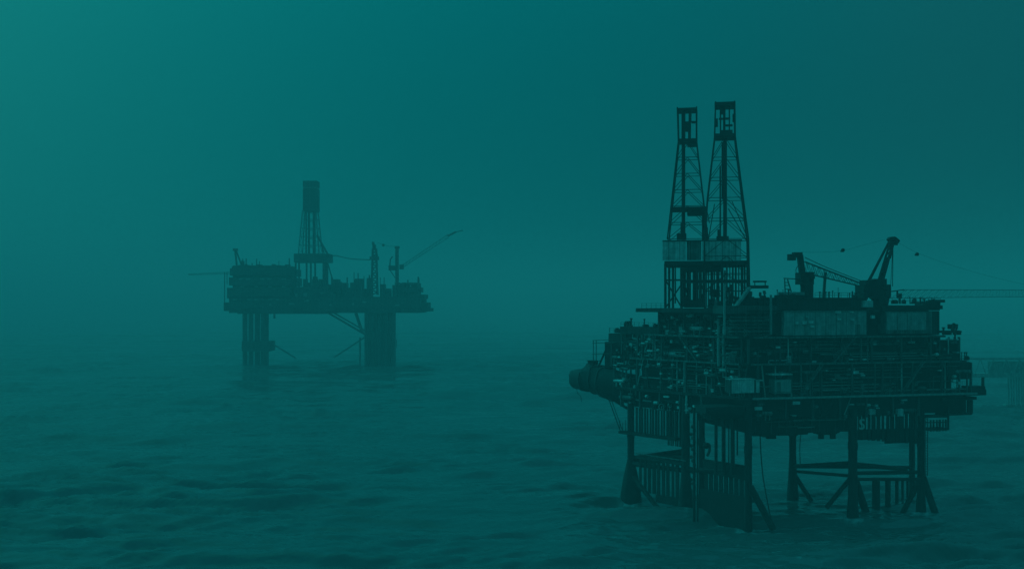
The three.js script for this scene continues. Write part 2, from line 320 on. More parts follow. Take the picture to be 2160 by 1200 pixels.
// the long rounded nose on the left, wrapped and pointing out over the sea
{
  const st = [[1206, 790, 800, 0.4], [1208, 781, 814, 1.3], [1216, 779, 819, 2.0], [1238, 777, 824, 2.7], [1246, 766, 826, 2.9], [1262, 772, 831, 3.4], [1280, 777, 837, 3.7], [1300, 782, 846, 3.9], [1330, 790, 850, 3.6], [1352, 800, 850, 2.8]];
  const n = 20, pos = [], idx = [], r = rng(9);
  st.forEach(([px, t, b, half], j) => {
    const v = 3.5 + Math.max(0, px - 1240) * 0.028, u = L.u(px, v), D = L.depth(u, v), y0 = hAt(b, D), y1 = hAt(t, D);
    for (let i = 0; i <= n; i++) {
      const a = i / n * 2 * Math.PI, c = Math.cos(a), s = Math.sin(a), e = 0.7, w = 1 + (i % n ? 0.12 * (r() - 0.5) : 0);
      const p = L.p(u, (y0 + y1) / 2 + (y1 - y0) / 2 * Math.sign(s) * Math.pow(Math.abs(s), e) * w, v + half * Math.sign(c) * Math.pow(Math.abs(c), e) * w);
      pos.push(p.x, p.y, p.z);
      if (j && i < n) { const k = j * (n + 1) + i; idx.push(k, k - n - 1, k + 1, k + 1, k - n - 1, k - n); }
    }
  });
  const g = new THREE.BufferGeometry(); g.setAttribute('position', new THREE.Float32BufferAttribute(pos, 3)); g.setIndex(idx); g.computeVertexNormals();
  const nose = part(rig, 'overhanging_nose', g, M.dark, 'rounded wrapped nose jutting out at the left');
  for (const j of [3, 5, 6]) {                                             // bands strapped round it
    const q = [], c = V(0, 0, 0); for (let i = 0; i < n; i++) { const k = (j * (n + 1) + i) * 3; q.push(V(pos[k], pos[k + 1], pos[k + 2])); c.add(q[i]); } c.multiplyScalar(1 / n);
    part(nose, 'band', new THREE.TubeGeometry(new THREE.CatmullRomCurve3(q.map((p) => p.sub(c).multiplyScalar(1.03).add(c)), true), 40, 0.16, 6, true), M.steel);
  }
  part(nose, 'hatch', [L.pb(1240, 1252, 762, 769, 2.8, 1.6), L.pb(1238, 1254, 760.5, 761.9, 2.6, 2)], M.dark);
  part(nose, 'strut', beam(L.pix(1285, 838, 3.5), L.pix(1325, 862, 3.5), 0.5), M.black); part(nose, 'strut', beam(L.pix(1262, 775, 3.5), L.pix(1282, 730, 4.2), 0.35), M.black);
  part(rig, 'nose_cap', ball(L.pix(1210, 796, 3.5), 1.0), M.dark);
  part(rig, 'mooring_line', rope([L.pix(1216, 818, 3), L.pix(1219, 830, 3), L.pix(1225, 836, 3), L.pix(1227, 848, 3)], 0.07), M.black);
  for (const px of [1252, 1258]) part(rig, 'mast', bar(L.pix(px, 775, 3), L.pix(px, 718, 3), 0.1), M.steel);
  part(rig, 'mast_rail', [718, 724, 747].map((y) => bar(L.pix(1250, y, 3), L.pix(1300, y - 2, 3), 0.08)), M.steel);
}
// stepped structure behind the nose
part(rig, 'stepped_block', [L.pb(1276, 1330, 722, 776, 4, 10)], M.black);
part(rig, 'stepped_block', [L.pb(1284, 1345, 704, 724, 4, 8)], M.dark);
part(rig, 'stepped_block', [L.pb(1308, 1400, 690, 706, 3, 9)], M.dark);
part(rig, 'stepped_block', [L.pb(1389, 1470, 659, 700, 2, 9)], M.dark);

clutter(L, 1290, 1345, hAt(776, 254), hAt(724, 254), 3.4, 22, 121, 0.3); clutter(L, 1312, 1395, Y.mid + 0.4, hAt(706, 252), 2.6, 22, 122, 0.35); clutter(L, 1394, 1470, Y.up, hAt(662, 246), 1.6, 12, 123, 0.35);
rail(L, 1286, 1345, hAt(704, 254), 3.8); rail(L, 1310, 1398, hAt(690, 252), 2.8);
// ---- levels of the right face: modules
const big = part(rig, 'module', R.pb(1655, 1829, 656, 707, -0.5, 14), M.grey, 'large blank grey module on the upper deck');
for (let i = 0; i < 7; i++) part(big, 'seam', R.pb(1677 + i * 22, 1677.8 + i * 22, 657, 706.5, -0.54, 0.04), M.mid);
part(big, 'top_trim', R.pb(1655, 1829, 655.2, 658, -0.6, 0.1), M.mid); part(big, 'door', R.pb(1806, 1815, 684, 706, -0.56, 0.06), M.mid);
for (const [x, y, w, h] of [[1680, 679, 6, 5], [1694, 677, 9, 7], [1708, 677, 10, 5], [1702, 666, 5, 4], [1764, 656, 11, 5], [1768, 672, 8, 3], [1795, 657, 7, 3], [1711, 687, 8, 4], [1797, 673, 6, 3]]) part(big, 'vent', R.pb(x, x + w, y, y + h, -0.9, 0.4), M.white);
part(rig, 'lamp_housing', R.pb(1840, 1847, 665, 672, -0.2, 0.6), M.white);
const glazed = part(rig, 'module', R.pb(1869, 1967, 657, 704, 0.4, 14), M.mid, 'module with upright panels at the right of the upper deck');
for (const [a, b] of [[1872, 1893], [1896, 1914], [1916, 1955]]) part(glazed, 'panel', R.pb(a, b, 660, 696, 0.25, 0.15), M.grey);
part(rig, 'end_post', R.pb(1957, 1983, 656, 706, 1, 6), M.dark);
part(rig, 'machinery_house', R.pb(1640, 1830, 631, 655, 2, 16), M.dark);
part(rig, 'roof_beam', R.box(R.u(1640, 1.6), R.u(1832, 1.6), 47.9, 48.25, 1.6, 18), M.black);
part(rig, 'roof_beam', R.pb(1862, 1984, 644, 655, 0.6, 16), M.black);
part(rig, 'roof_step', [R.pb(1960, 1985, 636, 650, 2, 5), R.pb(1985, 1990, 644, 652, 2, 3)], M.black);
part(rig, 'vent_box', R.pb(1822, 1843, 634, 648, 1.2, 2), M.pale, 'pale square vent box by the crane foot');
part(rig, 'dark_bay', R.pb(1625, 1655, 660, 706, 0.8, 3), M.black);
for (let i = 0; i < 6; i++) part(rig, 'louvre', R.pb(1542, 1626, 667 + i * 7.5, 671 + i * 7.5, 0.6, 0.7), i % 3 === 1 ? M.mid : M.steel);
part(rig, 'upper_wall', R.pb(1530, 1640, 645, 662, 0.4, 6), M.steel);
for (const px of [1529, 1627]) part(rig, 'stack_pipe', bar(R.pix(px, 706, -0.4), R.pix(px, px === 1529 ? 600 : 622, -0.4), 0.26), M.grey);
part(rig, 'riser', bar(L.pix(1517, 772, -0.6), L.pix(1517, 672, -0.6), 0.36), M.grey, 'pale riser pipe at the corner');
part(rig, 'riser', bar(L.pix(1527, 772, -0.6), L.pix(1527, 690, -0.6), 0.26), M.grey);
part(rig, 'riser_clamp', [684, 704, 726, 748].map((y) => L.pb(1511, 1532, y, y + 3, -0.9, 0.9)), M.steel);

// things on the main deck that could be lifted off
function loose(name, label, cat, f, px0, px1, py0, py1, v, d, mat, extra, group) {
  const u = (f.u(px0, v) + f.u(px1, v)) / 2, D = f.depth(u, v), o = thing(name, label, cat, f.p(u, hAt(py1, D), v + d / 2), group);
  part(o, 'body', f.pb(px0, px1, py0, py1, v, d), mat); if (extra) extra(o); return o;
}
loose('shipping_container', 'pale container on the main deck edge, brightest box on the near platform', 'container', R, 1544, 1592, 802.5, 829, -0.55, 2.4, M.white, (o) => {
  for (let i = 0; i < 12; i++) part(o, 'corrugation', R.pb(1546 + i * 3.8, 1547.6 + i * 3.8, 804, 827.5, -0.6, 0.05), M.white);
  part(o, 'corner_post', R.pb(1592.2, 1594.6, 801, 829.3, -0.62, 2.4), M.dark); part(o, 'corner_post', R.pb(1541.5, 1543.8, 801, 829.3, -0.62, 2.4), M.dark);
  part(o, 'top_rail', R.pb(1541.5, 1594.6, 799.5, 802.4, -0.62, 2.4), M.pale);
});
loose('equipment_locker', 'narrow pale locker right beside the bright container', 'locker', R, 1596, 1603, 804, 829, -0.5, 1.4, M.white, (o) => part(o, 'lid', R.pb(1595.5, 1612, 801.5, 803.9, -0.6, 1.5), M.pale));
loose('deck_cabin', 'small grey cabin with a thin pale roof on the main deck', 'cabin', R, 1635, 1670, 801, 830, -0.4, 2.6, M.grey, (o) => {
  part(o, 'roof', R.pb(1630, 1673, 788.5, 791.5, -0.7, 3), M.white); part(o, 'post', R.pb(1631, 1632.5, 791.6, 829, -0.6, 0.15), M.steel); part(o, 'post', R.pb(1671, 1672.5, 791.6, 829, -0.6, 0.15), M.steel);
  const door = part(o, 'door', R.pb(1640, 1648, 806, 829, -0.45, 0.05), M.mid); part(door, 'handle', R.pb(1646.4, 1647.2, 816, 819, -0.5, 0.05), M.dark);
});

// clutter on the decks: pipes, vessels, cabinets, columns, lamps' housings
function clutter(f, pxa, pxb, yf, yc, v, n, seed, light = 0.16) {
  const r = rng(seed), A = f.u(pxa, v), B = f.u(pxb, v), lo = Math.min(A, B), hi = Math.max(A, B), H = yc - yf;
  const pick = () => { const q = r(); return q < light ? (r() < 0.75 ? M.white : M.pale) : q < light + 0.22 ? M.mid : q < 0.7 ? M.steel : M.dark; };
  for (let i = 0; i < n; i++) {
    const u = lo + (hi - lo) * r(), k = r(), dv = v + 2.2 * r(), m = pick();
    if (k < 0.22) { const w = 0.5 + 1.1 * r(), h = Math.min(H * 0.8, 0.7 + 1.6 * r()); part(rig, 'cabinet', [f.box(u - w / 2, u + w / 2, yf, yf + h, dv, dv + 0.8), f.box(u - w * 0.45, u + w * 0.45, yf + h + 0.004, yf + h + 0.12, dv + 0.05, dv + 0.7)], m); }
    else if (k < 0.36) { const l = 1.2 + 2.6 * r(), rad = 0.3 + 0.35 * r(), y = yf + rad + 0.4 + r() * Math.max(0.1, H - 2.4); const a = f.p(u - l / 2, y, dv), b = f.p(u + l / 2, y, dv);
      part(rig, 'vessel', [bar(a, b, rad, 14), ball(a, rad * 0.98), ball(b, rad * 0.98), f.box(u - l * 0.3 - 0.1, u - l * 0.3 + 0.1, yf, y, dv - 0.2, dv + 0.2), f.box(u + l * 0.3 - 0.1, u + l * 0.3 + 0.1, yf, y, dv - 0.2, dv + 0.2)], m); }
    else if (k < 0.52) { const rad = 0.09 + 0.15 * r(); part(rig, 'pipe', [bar(f.p(u, yf, dv), f.p(u, yc, dv), rad, 8), bar(f.p(u, yf + H * 0.45, dv), f.p(u, yf + H * 0.45 + 0.3, dv), rad * 1.6, 8)], m); }
    else if (k < 0.68) { const l = 3 + 8 * r(), y = yf + 0.4 + (H - 0.7) * r(), rad = 0.08 + 0.14 * r(), a = Math.max(lo, u - l / 2), b = Math.min(hi, u + l / 2);
      part(rig, 'pipe', [bar(f.p(a, y, dv), f.p(b, y, dv), rad, 8), bar(f.p(a, y, dv), f.p(a, yf, dv), rad, 8), bar(f.p(b, y, dv), f.p(b, r() < 0.5 ? yc : yf, dv), rad, 8)], m); }
    else if (k < 0.78) { const s = 0.35 + 0.35 * r(), y = yf + 0.8 + r() * Math.max(0.2, H - 2), p = f.p(u, y, dv); const t = new THREE.TorusGeometry(s, 0.09, 6, 14); t.rotateY(r() * 0.8); part(rig, 'valve_wheel', [t.translate(p.x, p.y, p.z), bar(p, f.p(u, yf, dv), 0.09, 6), bar(p, f.p(u, y, dv + 0.6), 0.09, 6)], m); }
    else if (k < 0.88) { const w = 0.7 + 1.2 * r(), y = yc - 0.5 - 0.7 * r(); part(rig, 'junction_box', [f.box(u - w / 2, u + w / 2, y - 0.45, y, dv, dv + 0.4), f.box(u - 0.06, u + 0.06, y, yc, dv + 0.1, dv + 0.2)], r() < 0.4 ? M.pale : m); }
    else { const a = f.p(u, yf, dv), b = f.p(u + (r() - 0.5) * 5, yc, dv); part(rig, 'stay', bar(a, b, 0.1 + 0.08 * r(), 6), m); }
  }
  for (let i = 0; i < n * 0.7; i++) {                                     // small pale fittings on brackets near the rail
    const u = lo + (hi - lo) * r(), w = 0.25 + 0.75 * r() * r(), h = 0.22 + 0.5 * r(), y = yf + (H - 0.8) * r(), q = v - 0.45 * r();
    if (r() < 0.55) part(rig, 'equipment_case', [f.box(u - w, u + w, y, y + h, q, q + 0.45), f.box(u - 0.08, u + 0.08, y + h * 0.3, y + h * 0.5, q + 0.45, v + 3.6)], r() < light + 0.2 ? M.white : M.mid);
    else part(rig, 'pump', [bar(f.p(u - w, y + h * 0.5, q), f.p(u + w, y + h * 0.5, q), h * 0.55, 10), bar(f.p(u, y + h * 0.5, q), f.p(u, y + h * 0.5, v + 3.6), 0.08, 6), bar(f.p(u + w, y + h * 0.5, q), f.p(u + w + 0.2, y + h * 0.5, q), h * 0.3, 8)], r() < light + 0.15 ? M.pale : M.mid);
  }
  const c = Math.max(2, Math.round((hi - lo) / 7));
  for (let i = 0; i <= c; i++) { const u = lo + (hi - lo) * i / c; part(rig, 'deck_column', f.box(u - 0.2, u + 0.2, yf, yc, v - 0.1, v + 0.35), M.steel); }
}
clutter(R, 1600, 2050, Y.main, Y.mid - 0.4, 0.2, 38, 101, 0.24); clutter(L, 1296, 1560, Y.main, Y.mid - 0.4, 0.2, 50, 102, 0.34);
clutter(R, 1580, 2025, Y.mid, Y.up - 0.4, 0.4, 38, 103, 0.24); clutter(L, 1345, 1565, Y.mid, Y.up - 0.4, 0.4, 46, 104, 0.36);
clutter(L, 1390, 1560, Y.up, Y.top - 0.4, 0.4, 40, 105, 0.34); clutter(R, 1575, 1625, Y.up, Y.top - 0.4, 1.2, 8, 106, 0.1);
clutter(R, 1600, 1940, Y.low - 0.4, Y.main - 0.5, -0.4, 16, 107, 0.5); clutter(L, 1310, 1480, 22.4, Y.main - 0.5, -0.3, 14, 109, 0.5);
{ // long pipe runs, deck edges and stairs along the faces
  const r = rng(55);
  for (const [f, a, b, y0, y1, v, n] of [[R, 1600, 2040, Y.main + 0.6, Y.mid - 0.7, 0.9, 8], [R, 1590, 2010, Y.mid + 0.6, Y.up - 0.7, 1.1, 9], [L, 1340, 1555, Y.main + 0.6, Y.mid - 0.6, 0.9, 6], [L, 1350, 1555, Y.mid + 0.6, Y.up - 0.6, 1.1, 6]])
    for (let i = 0; i < n; i++) { const y = y0 + (y1 - y0) * (i + 0.6 * r()) / n, s = r() * 0.5, l = 0.3 + 0.4 * r(), ua = f.u(a + (b - a) * s, v), ub = f.u(a + (b - a) * Math.min(1, s + l), v), w = 0.08 + 0.1 * r(), q = v + 0.5 * r();
      part(rig, 'pipe_run', [bar(f.p(ua, y, q), f.p(ub, y, q), w, 7), bar(f.p(ua, y, q), f.p(ua, y, v + 3.4), w, 7), bar(f.p(ub, y, q), f.p(ub, y, v + 3.4), w, 7)], r() < 0.45 ? M.grey : M.mid); }
  for (const [f, a, b, y, v] of [[R, 1585, 2030, Y.mid, -0.2], [R, 1590, 1985, Y.up, -0.3], [L, 1330, 1560, Y.mid, -0.4], [L, 1360, 1560, Y.up, -0.75]]) part(rig, 'deck_edge', f.box(f.u(a, v), f.u(b, v), y - 0.3, y + 0.06, v - 0.2, v - 0.1), M.mid);
  for (const [f, px, y, y2, v] of [[R, 1690, Y.main, Y.mid, -0.3], [R, 1905, Y.main, Y.mid, -0.3], [L, 1470, Y.mid, Y.up, -0.2], [R, 1760, Y.mid, Y.up, -0.1]]) { const u = f.u(px, v), n = 14, st = [];
    for (let i = 0; i < n; i++) st.push(f.box(u + i * 0.4, u + i * 0.4 + 0.34, y + (y2 - y) * i / n, y + (y2 - y) * i / n + 0.08, v, v + 0.8));
    const sw = part(rig, 'stairway', [beam(f.p(u, y, v), f.p(u + n * 0.4, y2, v), 0.1, 0.3), beam(f.p(u, y, v + 0.8), f.p(u + n * 0.4, y2, v + 0.8), 0.1, 0.3)], M.mid); part(sw, 'treads', st, M.steel); part(sw, 'handrail', bar(f.p(u, y + 1, v), f.p(u + n * 0.4, y2 + 1, v), 0.05, 5), M.mid); }
}
{ // roof gear: small posts, vents and boxes standing on the skyline
  const r = rng(41);
  const standing = (f, pxa, pxb, y, v, n, big) => { for (let i = 0; i < n; i++) { const px = pxa + (pxb - pxa) * r(), u = f.u(px, v), h = (0.4 + 1.3 * r()) * big, w = 0.12 + 0.5 * r() * big;
    if (r() < 0.45) part(rig, 'vent', [bar(f.p(u, y, v), f.p(u, y + h, v), w * 0.3, 7), bar(f.p(u, y + h, v), f.p(u, y + h + 0.25, v), w * 0.55, 7)], M.dark);
    else part(rig, 'roof_unit', [f.box(u - w, u + w, y, y + h * 0.6, v, v + 1), f.box(u - w * 0.6, u + w * 0.6, y + h * 0.6 + 0.004, y + h * 0.8, v + 0.1, v + 0.8)], M.dark); } };
  standing(R, 1725, 1820, 48.25, 3, 12, 0.8); standing(R, 1870, 1975, 46.9, 3, 16, 1); standing(L, 1312, 1385, hAt(690, 252), 4, 9, 1.1); standing(L, 1286, 1312, hAt(704, 254), 5, 4, 1);
  standing(R, 1640, 1690, 48.25, 5, 8, 1.2); standing(R, 1985, 2025, Y.up, 3, 6, 1.2); standing(R, 2030, 2055, Y.mid, 2, 5, 1);
  part(rig, 'flagstaff', bar(R.pix(1799, 632, 3), R.pix(1799, 614, 3), 0.22, 6, 0.14), M.dark); part(rig, 'antenna', bar(R.pix(1769, 632, 3), R.pix(1769, 606, 3), 0.06), M.steel);
  // ledge with a small frame at the far right
  part(rig, 'side_ledge', [R.pb(1990, 2030, 698, 702, 2, 4), R.pb(2016, 2018, 702, 718, 2, 0.3), R.pb(1996, 2024, 718, 722, 2, 4)], M.dark);
  part(rig, 'side_winch', [bar(R.pix(2010, 698, 3), R.pix(2014, 682, 3), 0.35), bar(R.pix(2018, 698, 3), R.pix(2021, 684, 3), 0.2), R.pb(2006, 2022, 684, 694, 3, 1)], M.dark);
  part(rig, 'end_block', [R.pb(1985, 2026, 722, 760, 2, 20)], M.black); part(rig, 'end_block', [R.pb(2000, 2048, 764, 800, 1, 22)], M.dark);
  part(rig, 'end_platform', [R.pb(2046, 2082, 822, 834, 0.4, 5), R.pb(2074, 2078, 796, 822, 0.6, 0.4), R.pb(2048, 2080, 815, 822, 0.6, 3)], M.dark);
}
// ---- drill floor: open tower frame, windwall, hanging gear
const FV = 6, DP = plane(42.4, 226, 1, -0.188);          // the drill floor faces the viewer squarely
const dk = (a, b, c, d, v, t) => DP.pb(a, b, c, d, v, t);
part(rig, 'windwall', dk(1398, 1447, 509, 549, FV, 0.3), M.white, 'pale left panel of the windwall');
part(rig, 'windwall', dk(1449, 1480, 508, 549, FV + 0.4, 0.3), M.mid); part(rig, 'windwall', dk(1482, 1564, 508, 549, FV, 0.3), M.white, 'pale right panel of the windwall');
for (let i = 1; i < 6; i++) part(rig, 'wall_post', dk(1482 + i * 14, 1483 + i * 14, 509, 549, FV - 0.06, 0.055), M.mid);
for (let i = 1; i < 4; i++) part(rig, 'wall_post', dk(1398 + i * 12, 1399 + i * 12, 509, 549, FV - 0.06, 0.055), M.mid);
for (const [x, w] of [[1410, 14], [1500, 20], [1536, 12]]) part(rig, 'wall_patch', dk(x, x + w, 530, 546, FV - 0.03, 0.025), M.pale);
part(rig, 'wall_cap', dk(1398, 1566, 506, 508.6, FV - 0.1, 0.6), M.dark);
part(rig, 'drill_floor', dk(1402, 1580, 550, 559, FV - 0.3, 18), M.black);
for (const [px, v] of [[1404, FV], [1438, FV], [1578, FV], [1524, FV], [1412, FV + 17], [1566, FV + 17], [1420, FV + 8]]) part(rig, 'frame_column', beam(DP.pix(px, 650, v), DP.pix(px, 556, v), 0.5, 0.5), M.black);
part(rig, 'frame_girder', dk(1402, 1440, 589, 592.5, FV, 0.4), M.black); part(rig, 'frame_girder', dk(1438, 1580, 590, 597, FV + 0.3, 0.5), M.black);
for (const [a, b, c, d] of [[1420, 558, 1420, 648], [1425, 558, 1425, 640], [1404, 590, 1438, 648], [1438, 600, 1405, 648]]) part(rig, 'frame_brace', bar(DP.pix(a, b, FV + 1), DP.pix(c, d, FV + 1), 0.16), M.dark);
part(rig, 'mud_house', dk(1440, 1522, 559, 571, FV + 0.6, 12), M.black);
{
  const r = rng(64);
  for (let i = 0; i < 22; i++) { const px = 1440 + 92 * (i + r() * 0.8) / 22, v = FV + 1 + 9 * r(); part(rig, 'hanging_pipe', bar(DP.pix(px, 648, v), DP.pix(px, 570, v), 0.12 + 0.16 * r(), 7), i % 5 === 3 ? M.mid : M.black); }
  for (let i = 0; i < 7; i++) { const px = 1534 + 44 * i / 7; part(rig, 'hanging_pipe', bar(DP.pix(px, 640, FV + 5), DP.pix(px, 558, FV + 5), 0.12 + 0.12 * r(), 7), M.dark); }
  for (let i = 0; i < 26; i++) { const px = 1440 + 100 * r(), w = 4 + 9 * r(), y = 600 + 36 * r(), h = 5 + 10 * r(); part(rig, 'drill_gear', dk(px, px + w, y, Math.min(648, y + h), FV + 2 + 6 * r(), 1.2), r() < 0.18 ? M.grey : M.black); }
  for (let i = 0; i < 9; i++) { const px = 1440 + 88 * r(), w = 8 + 12 * r(); part(rig, 'mud_tank', dk(px, px + w, 628 + 8 * r(), 649, FV + 1.5, 3), r() < 0.2 ? M.grey : M.dark); }
  for (let i = 0; i < 18; i++) { const px = 1532 + 92 * r(), w = 4 + 9 * r(), top = 596 + (px - 1532) * 0.12 + 40 * r(); part(rig, 'pipe_rack', [dk(px, px + w, top, top + 3 + 6 * r(), FV - 2 + 5 * r(), 1.3), bar(DP.pix(px + w / 2, top, FV), DP.pix(px + w / 2, 648, FV), 0.15)], r() < 0.25 ? M.mid : M.dark); }
  part(rig, 'rack_top', dk(1582, 1622, 602, 608, FV, 4), M.black); part(rig, 'rack_top', [dk(1590, 1618, 592, 595, FV, 3), dk(1592, 1594, 595, 603, FV, 0.4), dk(1614, 1616, 595, 603, FV, 0.4)], M.dark);
  part(rig, 'rack_body', dk(1560, 1640, 632, 648, FV, 8), M.dark);
  part(rig, 'chute', beam(DP.pix(1551, 648, 1), DP.pix(1582, 607, 4), 0.8, 0.5), M.grey, 'slanting pale pipe chute');
}
// cables hanging to the sea
part(rig, 'hose', rope([R.pix(1604, 917, 3), R.pix(1606, 960, 3), R.pix(1611, 1010, 3), R.pix(1620, 1060, 3), R.pix(1628, 1100, 3)], 0.13), M.black, 'slack hose hanging into the sea');
part(rig, 'hose', rope([R.pix(1690, 915, 12), R.pix(1688, 945, 12), R.pix(1689, 980, 12)], 0.1), M.black);
part(rig, 'hanging_chain', [...Array.from({ length: 20 }, (_, i) => ball(L.pix(1462 + 4 * Math.sin(i * 2.1), 900 + i * 8, 1.5), 0.42))], M.mid);
part(rig, 'pipe_cluster', [rope([R.pix(1486, 935, 2), R.pix(1496, 938, 2), R.pix(1497, 950, 2), R.pix(1492, 962, 2)], 0.3), ball(R.pix(1490, 940, 2), 0.7)], M.black);

// ------------------------------------------------------------------ drilling derricks
function derrick(name, label, f, pts, v, opt) {
  // pts: [row, left column, right column] from foot to crown, on plane v; square in plan
  const foot = f.pix((pts[0][1] + pts[0][2]) / 2, pts[0][0], v + 4);
  const o = thing(name, label, 'derrick', V(foot.x, foot.y, foot.z), opt.group);
  const lev = pts.map(([py, a, b]) => { const q = v + opt.deep / 2, ua = f.u(a, q), ub = f.u(b, q), D = f.depth((ua + ub) / 2, q), w = ub - ua; const y = hAt(py, D); const mid = v + opt.deep / 2, h = w / 2;
    return { y, c: [f.p(ua, y, mid - h), f.p(ub, y, mid - h), f.p(ub, y, mid + h), f.p(ua, y, mid + h)], ua, ub, m: mid, h }; });
  const m = opt.mat, s = opt.s ?? 1;
  for (let k = 0; k < 4; k++) part(o, 'leg', lev.slice(1).map((l, i) => beam(lev[i].c[k], l.c[k], 0.29 * s, 0.29 * s)), m);
  const lerp = (i, t, k) => lev[i].c[k].clone().lerp(lev[i + 1].c[k], t);
  for (let i = 0; i < lev.length - 1; i++) {
    if (i >= opt.crownFrom) continue;
    const n = Math.max(1, Math.round((lev[i + 1].y - lev[i].y) / opt.bay));
    for (let j = 0; j < n; j++) {
      const g = [], q = [];
      for (let k = 0; k < 4; k++) { const k2 = (k + 1) % 4, a0 = lerp(i, j / n, k), a1 = lerp(i, (j + 1) / n, k), b0 = lerp(i, j / n, k2), b1 = lerp(i, (j + 1) / n, k2);
        g.push(bar(a0, b0, 0.08 * s, 5)); const mid = a1.clone().add(b1).multiplyScalar(0.5); q.push(bar(a0, mid, 0.075 * s, 5), bar(b0, mid, 0.075 * s, 5)); }
      part(o, 'girt', g, m); part(o, 'cross_brace', q, m);
    }
  }
  return { o, lev };
}
const dA = derrick('drilling_derrick', 'left of the two lattice derricks on the near platform, shorter, with a wide mid platform', DP, [[506, 1410, 1494], [300, 1432, 1470], [229, 1430, 1470]], FV + 2, { deep: 7, mat: M.black, bay: 3.9, crownFrom: 1, group: 'twin drilling derricks' });
const dB = derrick('drilling_derrick', 'right of the two lattice derricks on the near platform, the tallest tower', DP, [[650, 1487, 1581], [506, 1487, 1578], [420, 1493, 1567], [292, 1508, 1551], [217, 1510, 1550]], FV - 1, { deep: 9, mat: M.black, bay: 4.1, crownFrom: 3, group: 'twin drilling derricks' });
{
  const A = dA.o, B = dB.o, b = (px, a, c, v, r) => bar(DP.pix(px, c, v), DP.pix(px, a, v), r, 9);
  part(A, 'travelling_pipe', b(1442, 290, 506, FV + 6, 0.42), M.black); part(A, 'hose_reel', [dk(1428, 1448, 492, 505, FV + 5, 2), dk(1436, 1446, 470, 493, FV + 5, 1.2)], M.black);
  part(A, 'guide_rail', [b(1485, 445, 506, FV + 6, 0.42), dk(1482, 1494, 480, 506, FV + 5, 1.4)], M.black);
  part(A, 'monkey_board', [dk(1414, 1492, 436, 442, FV + 2, 7), dk(1450, 1492, 442, 452, FV + 3, 5)], M.black);
  part(A, 'crown_platform', [dk(1430, 1470, 292, 298, FV + 2, 5), dk(1450, 1470, 298, 305, FV + 3, 4)], M.black);
  part(A, 'crown_cap', dk(1429, 1470, 227, 231.5, FV + 3, 5), M.black);
  for (const [x0, x1, y0, y1] of [[1438, 1446, 231, 292], [1453, 1459, 232, 256], [1440, 1458, 256, 276], [1452, 1458, 276, 292], [1459, 1470, 255, 258]]) part(A, 'crown_block', dk(x0, x1, y0, y1, FV + 4, 1.5), M.black);
  part(B, 'travelling_pipe', b(1530, 285, 506, FV + 3, 0.42), M.black); part(B, 'guide_rail', b(1520, 350, 506, FV + 3, 0.18), M.black); part(B, 'guide_rail', b(1524.5, 300, 420, FV + 3, 0.2), M.black);
  part(B, 'hose_reel', [dk(1512, 1538, 498, 506, FV + 2, 2), dk(1514, 1519, 484, 498, FV + 2, 1)], M.black);
  part(B, 'crown_platform', [dk(1508, 1552, 281, 288, FV, 6), dk(1522, 1546, 274, 282, FV + 1, 3)], M.black);
  part(B, 'crown_cap', dk(1508, 1551, 214.5, 221, FV, 6), M.black);
  for (const [x0, x1, y0, y1] of [[1519, 1522, 221, 284], [1526, 1531, 221, 284], [1538, 1540.5, 221, 284], [1519, 1530, 223, 240], [1517, 1541, 248, 251], [1546, 1551, 240, 256], [1509, 1515, 250, 266], [1531, 1546, 262, 265]]) part(B, 'crown_block', dk(x0, x1, y0, y1, FV + 1.6, 1.2), M.black);
  for (const [x0, y0, x1, y1] of [[1537, 440, 1576, 508], [1545, 425, 1577, 500], [1495, 505, 1508, 430], [1492, 445, 1497, 470]]) part(B, 'stay_wire', bar(DP.pix(x0, y0, FV + 1), DP.pix(x1, y1, FV - 1), 0.1), M.black);
}

// ------------------------------------------------------------------ cranes on the near platform
function lattice(o, name, a0, a1, b0, b1, n, r, mat, halfDeep) {   // a0-a1 lower chord, b0-b1 upper chord, doubled in depth
  const off = V(0, 0, halfDeep), pts = (a, b, t) => a.clone().lerp(b, t);
  for (const s of [-1, 1]) { const d = off.clone().multiplyScalar(s); part(o, name + '_chord', bar(a0.clone().add(d), a1.clone().add(d), r, 6), mat); part(o, name + '_chord', bar(b0.clone().add(d), b1.clone().add(d), r, 6), mat); }
  for (let i = 0; i < n; i++) { const g = []; for (const s of [-1, 1]) { const d = off.clone().multiplyScalar(s); g.push(bar(pts(a0, a1, i / n).add(d), pts(b0, b1, (i + 0.5) / n).add(d), r * 0.55, 5), bar(pts(b0, b1, (i + 0.5) / n).add(d), pts(a0, a1, (i + 1) / n).add(d), r * 0.55, 5)); }
    g.push(bar(pts(a0, a1, i / n).add(off), pts(a0, a1, i / n).sub(off), r * 0.5, 5)); part(o, name + '_lacing', g, mat); }
}
